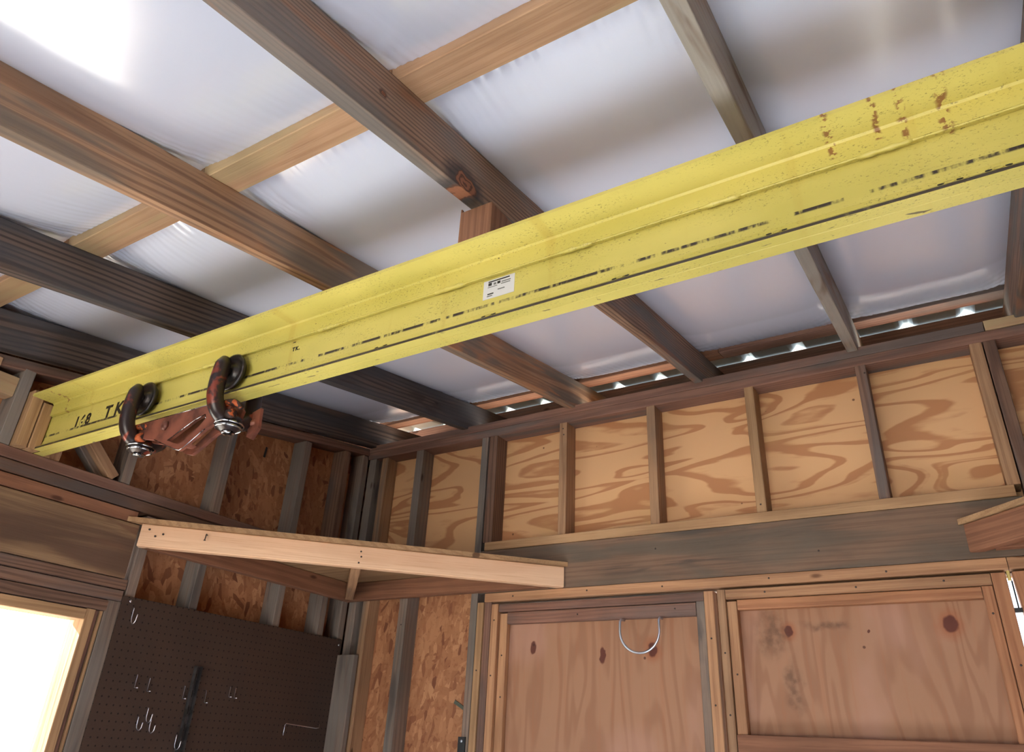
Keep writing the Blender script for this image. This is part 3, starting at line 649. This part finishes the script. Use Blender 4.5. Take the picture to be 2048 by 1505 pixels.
# ------------------------------------------------------------ trolley on the beam
tr_ = empty('beam_trolley', (.82, YW, -.70), 'greasy black and rusty red four-wheel trolley hanging on the yellow beam', 'trolley')
def wheel(x, side):
    yc = YW + side*.0185; bm = bmesh.new(); a = side
    prof = [(0, .006), (0, .024), (.001, .027), (.001, .041), (.003, .045), (.012, .046), (.013, .053), (.018, .055), (.021, .053), (.021, .044), (.016, .040), (.013, .034), (.013, .024), (.020, .021), (.022, .010), (.022, .002)]
    lathe_bm(bm, prof, (0, a, 0), (x, yc - a*.004, -.506), 36)
    bmesh.ops.recalc_face_normals(bm, faces=bm.faces[:])
    w_ = from_bm('wheel', bm, 'black_iron', tr_)
    bm = bmesh.new(); lathe_bm(bm, [(0, .011), (.020, .011), (.022, .008), (.026, .008)], (0, a, 0), (x, yc+a*.018, -.506), 14); from_bm('axle_bolt', bm, 'black_iron', w_)
for cx in (.628, 1.020):
    for sd in (-1, 1): wheel(cx, sd)
    for sd in (-1, 1):
        Y = lambda q: YW + sd*q
        bm = bmesh.new()
        pts = smooth_path([(cx-.012, Y(.050), -.470), (cx-.008, Y(.056), -.495), (cx-.004, Y(.062), -.540), (cx, Y(.062), -.588), (cx+.004, Y(.050), -.622), (cx+.006, Y(.026), -.640), (cx+.006, Y(.002), -.646)], 5)
        n = len(pts); tube_bm(bm, pts, [.013 + .009*min(1, k/5) for k in range(n)], 12); from_bm('yoke_arm', bm, 'arm_iron', tr_, label='black iron hook-shaped yoke arm')
    bm = bmesh.new(); lathe_bm(bm, [(-.020, .012), (-.019, .027), (-.006, .033), (.004, .032), (.008, .035), (.013, .035), (.015, .026), (.022, .020)], (0, 0, -1), (cx+.008, YW-.004, -.652), 26)
    bmesh.ops.recalc_face_normals(bm, faces=bm.faces[:]); hub = from_bm('swivel_hub', bm, 'arm_iron', tr_)
    bm = bmesh.new(); tube_bm(bm, [(cx+.008+.033*math.cos(2*PI*k/28), YW-.004+.033*math.sin(2*PI*k/28), -.664) for k in range(29)], .0032, 8, False); from_bm('rim', bm, 'chrome', hub)
    bm = bmesh.new(); tube_bm(bm, [(cx+.008+.037*math.cos(2*PI*k/28), YW-.004+.037*math.sin(2*PI*k/28), -.655) for k in range(29)], .0028, 8, False); from_bm('rim', bm, 'chrome', hub)
    bm = bmesh.new(); lathe_bm(bm, [(0, .018), (.006, .018), (.008, .012)], (0, 0, -1), (cx+.008, YW-.004, -.674), 6); from_bm('nut', bm, 'chrome', hub)
    bm = bmesh.new(); q = [(cx+.018+.036*math.cos(a), YW-.012-.020*math.sin(a*.5), -.600-.020*(1-math.sin(a))) for a in [PI*k/10 for k in range(11)]]
    tube_bm(bm, q, [.006+.005*math.sin(PI*k/10) for k in range(11)], 10); from_bm('lug', bm, 'orange_iron', tr_, label='worn orange lug')
    bm = bmesh.new(); lathe_bm(bm, [(-.012, .008), (-.010, .014), (.010, .014), (.012, .008)], (1, 0, 0), (cx+.034, YW-.026, -.636), 12); from_bm('lug', bm, 'orange_iron', tr_, label='worn orange lug')
bm = bmesh.new()
outer = [(.640, -.588), (1.030, -.588), (1.050, -.610), (1.040, -.640), (.960, -.662), (.885, -.702), (.868, -.708), (.845, -.702), (.735, -.655), (.650, -.636), (.636, -.612)]
hole = [(.800, -.668), (.905, -.624), (.945, -.616), (.950, -.628), (.930, -.648), (.885, -.676), (.868, -.686), (.850, -.688)]
plate_bm(bm, outer, hole, YW-.026, YW-.016); from_bm('load_bar', bm, 'red_iron', tr_, smooth=False, label='rusty red load bar with a triangular opening')
for pts in ([outer[-3], outer[-4], outer[-5], outer[-6], outer[4]], hole[0:4], outer[0:2]):
    bm = bmesh.new(); tube_bm(bm, [(p[0], YW-.0265, p[1]) for p in pts], .0013, 6); from_bm('worn_edge', bm, 'chrome', tr_, label='bright worn edge of the load bar')
bm = bmesh.new(); plate_bm(bm, outer, hole, YW+.012, YW+.022); from_bm('load_bar', bm, 'red_iron', tr_, smooth=False)
bm = bmesh.new(); prism_bm(bm, [(.845, -.686), (.868, -.692), (.885, -.686), (.868, -.680)], None, YW-.016, YW+.012); from_bm('spacer', bm, 'red_iron', tr_, smooth=False)
bm = bmesh.new(); lathe_bm(bm, [(0, .016), (.006, .015), (.010, .008)], (0, -1, 0), (.770, YW-.026, -.618), 6); from_bm('bolt_head', bm, 'red_iron', tr_)
bm = bmesh.new(); prism_bm(bm, [(1.035, -.60), (1.072, -.590), (1.078, -.65), (1.058, -.68), (1.037, -.67)], None, YW+.05, YW+.06); from_bm('end_plate', bm, 'red_iron', tr_, smooth=False, label='rusty red plate on the far end')
bm = bmesh.new(); tube_bm(bm, [(1.00, YW+.055, -.63), (1.06, YW+.055, -.63)], .010, 8); from_bm('end_pin', bm, 'red_iron', tr_)

# ------------------------------------------------------------ corner shelves
def corner_shelf(nm, lab, flip, zt_, zb_, mats, shelf_len=1.20):
    X = (lambda x: XR-x) if flip else (lambda x: x)
    sh = empty(nm, (X(.45), -.45, zb_), lab, 'shelf')
    Lh = shelf_len; nrm = Vector((1 if not flip else -1, -1, 0)).normalized()
    # fascia board on the diagonal, its outer face on the line (0,-L)-(L,0)
    a = Vector((X(.030), -Lh+.036, (zt_+zb_)/2)) - nrm*.019; b = Vector((X(Lh-.004), -.012, (zt_+zb_)/2)) - nrm*.019
    board('fascia', a, b, .038, zt_-zb_, (0, 0, 1), mats[0], sh, None, ch=.003)
    bm = bmesh.new(); ov = .010; P2 = [(X(.002), -.006), (X(Lh+ov), -.006), (X(.002), -Lh-ov)]
    for z in (zt_+.001, zt_+.019): pass
    lo = [bm.verts.new((x, y, zt_+.001)) for x, y in P2]; hi = [bm.verts.new((x, y, zt_+.019)) for x, y in P2]
    bm.faces.new(lo); bm.faces.new(hi)
    for k in range(3): bm.faces.new((lo[k], lo[(k+1) % 3], hi[(k+1) % 3], hi[k]))
    bmesh.ops.recalc_face_normals(bm, faces=bm.faces[:]); from_bm('deck', bm, mats[1], sh, smooth=False, label='triangular shelf deck')
    x0_, x1_ = sorted((X(.002), X(.040)))
    box('ledger', x0_, x1_, -Lh+.075, -.006, zb_, zt_, mats[2], sh)
    x0_, x1_ = sorted((X(.042), X(Lh-.075)))
    box('ledger', x0_, x1_, -.044, -.006, zb_, zt_, mats[2], sh)
    c = Vector((X(.060), -.060, (zt_+zb_)/2)); e = Vector((X(Lh/2-.030), -Lh/2+.030, (zt_+zb_)/2))
    board('strut', c, e, .038, zt_-zb_-.002, (0, 0, 1), 'ledger_red' if flip else 'stud_tan', sh)
    return sh, nrm
sh, nrm = corner_shelf('corner_shelf', 'triangular corner shelf with a long pale pine fascia board, left corner', False, -.702, -.785, ('fascia', 'sill_tan', 'ledger_red'), 1.205)
p = Vector((.20, -1.005, -.722)); 
bm = bmesh.new(); tube_bm(bm, [p, p+nrm*.016, p+nrm*.022+Vector((0, 0, -.004)), p+nrm*.026+Vector((-.002, 0, -.024))], .0022, 6); lathe_bm(bm, [(0, .0045), (.002, .0045)], (0, 0, -1), p+nrm*.026+Vector((-.002, 0, -.024)), 8)
from_bm('bent_nail', bm, 'nail', sh)
for (t_, z_) in ((.505, -.724), (.507, -.744), (.503, -.768), (.045, -.722), (.075, -.735), (.06, -.745), (.955, -.760), (.94, -.73), (.62, -.725), (.80, -.748)):
    q = Vector((1.205*t_, -1.205*(1-t_), z_)); bm = bmesh.new(); lathe_bm(bm, [(-.002, .0038), (.0008, .0038), (.0012, .002)], nrm, q, 8); from_bm('screw', bm, 'nail', sh)
corner_shelf('corner_shelf', 'reddish-brown corner shelf end at the right, over the wide door', True, -.676, -.766, ('ledger_red', 'sill_tan', 'ledger_red'), 1.205)

# ------------------------------------------------------------ pegboard with its hooks
pgm = frame((0, 1, 0), (1, 0, 0))
pb = board('pegboard', (.0045, -1.150, -1.56), (.0045, -.012, -1.56), 1.22-.02, .006, (1, 0, 0), 'pegboard', None, ch=.0005)
# (width runs along local Y; the sheet spans z from about -2.16 to -.96)
tag(pb, 'large dark brown perforated hardboard panel right of the window', 'pegboard')
pb.location.z += 0.0
for (y, z) in ((-1.118, -.975), (-.03, -.985), (-1.05, -1.47)):
    bm = bmesh.new(); lathe_bm(bm, [(0, .006), (.002, .005), (.003, .001)], (1, 0, 0), (.008, y, z), 10); o = from_bm('washer_screw', bm, 'peg_wire', pb)
def hook(y, z, kind, lab, s=1.0):
    e = None; bm = bmesh.new(); x = .012
    if kind == 'J':       # wire lies down the board, then curls out and up
        pts = smooth_path([(.002, 0, .012*s), (x, 0, .010*s), (x, 0, -.004*s), (x+.002, 0, -.026*s), (x+.014, 0, -.037*s), (x+.028, 0, -.028*s), (x+.032, 0, -.008*s)], 5)
    elif kind == 'L':     # straight prong
        pts = [(.002, 0, .012*s), (x, 0, .010*s), (x, 0, -.034*s), (x+.020*s, 0, -.033*s)]
    tube_bm(bm, pts, .0022, 8)
    o = from_bm('peg_hook', bm, 'peg_wire', None, (0, y, z)); tag(o, lab, 'hook', 'metal hooks on the pegboard'); return o
hook(-1.100, -1.010, 'J', 'curled pegboard hook near the top left corner of the board', 1.15)
hook(-1.018, -1.225, 'L', 'left one of two straight hooks side by side on the pegboard')
hook(-.965, -1.232, 'L', 'right one of two straight hooks side by side on the pegboard')
hook(-.942, -1.330, 'J', 'topmost curled hook of the cluster of three on the pegboard')
hook(-.972, -1.360, 'J', 'lower left curled hook of the cluster of three on the pegboard', .9)
hook(-.920, -1.366, 'J', 'lower right curled hook of the cluster of three on the pegboard', .9)
hook(-.812, -1.245, 'L', 'straight hook just left of the dark upright rail')
hook(-.712, -1.252, 'L', 'straight hook just right of the dark upright rail')
hook(-.603, -1.228, 'L', 'left of the paired small hooks right of the dark rail', .85)
hook(-.576, -1.230, 'L', 'right of the paired small hooks right of the dark rail', .85)
hook(-.800, -1.412, 'J', 'curled hook low beside the foot of the dark rail')
bm = bmesh.new(); tube_bm(bm, [(.0095, .215, 0), (.020, .215, .0), (.020, .214, -.014), (.034, .18, -.016), (.040, .0, -.006), (.040, -.004, -.012), (.040, -.006, -.052)], .0022, 8)
tag(from_bm('wire_rack_hook', bm, 'peg_wire', None, (0, -.305, -1.330)), 'long thin wire holder low on the right of the pegboard', 'hook', 'metal hooks on the pegboard')
# slotted upright standard
st = empty('shelf_standard', (.02, -.775, -2.0), 'dark slotted metal shelf upright fixed to the pegboard', 'bracket')
bm = bmesh.new()
for (ya_, yb_, xa_, xb_) in ((-.790, -.762, .009, .012), (-.790, -.787, .012, .026), (-.765, -.762, .012, .026)):
    bmesh.ops.create_cube(bm, size=1, matrix=Matrix.Translation(((xa_+xb_)/2, (ya_+yb_)/2, -1.58)) @ Matrix.Diagonal((xb_-xa_, yb_-ya_, .84, 1)))
from_bm('channel', bm, 'dark_steel', st, smooth=False)
for k in range(14):
    z = -1.20-.058*k; box('slot', .0121, .0126, -.7785, -.7735, z-.012, z+.012, 'latch', st, 'z', ch=0)
# bits low on the strand board beside the narrow door
tag(board('metal_strap', (.625, .0865, -1.216), (.715, .0865, -1.262), .006, .014, (0, 0, 1), 'green_strap', None, ch=.001), 'grey-green metal strap end on the strand board left of the doors', 'strap')
lt = empty('stud_latch', (.75, -.01, -1.45), 'small black latch on the grey stud at the bottom', 'latch')
box('latch_plate', .722, .758, -.007, -.001, -1.44, -1.352, 'latch', lt, 'z'); bm = bmesh.new(); lathe_bm(bm, [(0, .006), (.002, .005)], (0, -1, 0), (.740, -.0072, -1.368), 10); from_bm('screw', bm, 'zinc', lt)
bm = bmesh.new()
bmesh.ops.create_icosphere(bm, subdivisions=2, radius=.02, matrix=Matrix.Diagonal((.7, .5, 1.6, 1)))
for v_ in bm.verts: v_.co += v_.co*.3*noise.noise(v_.co*60)
tag(from_bm('foam_blob', bm, 'yellow_foam', None, (.310, .078, -1.36)), 'small yellow foam blob beside the grey stud', 'foam')
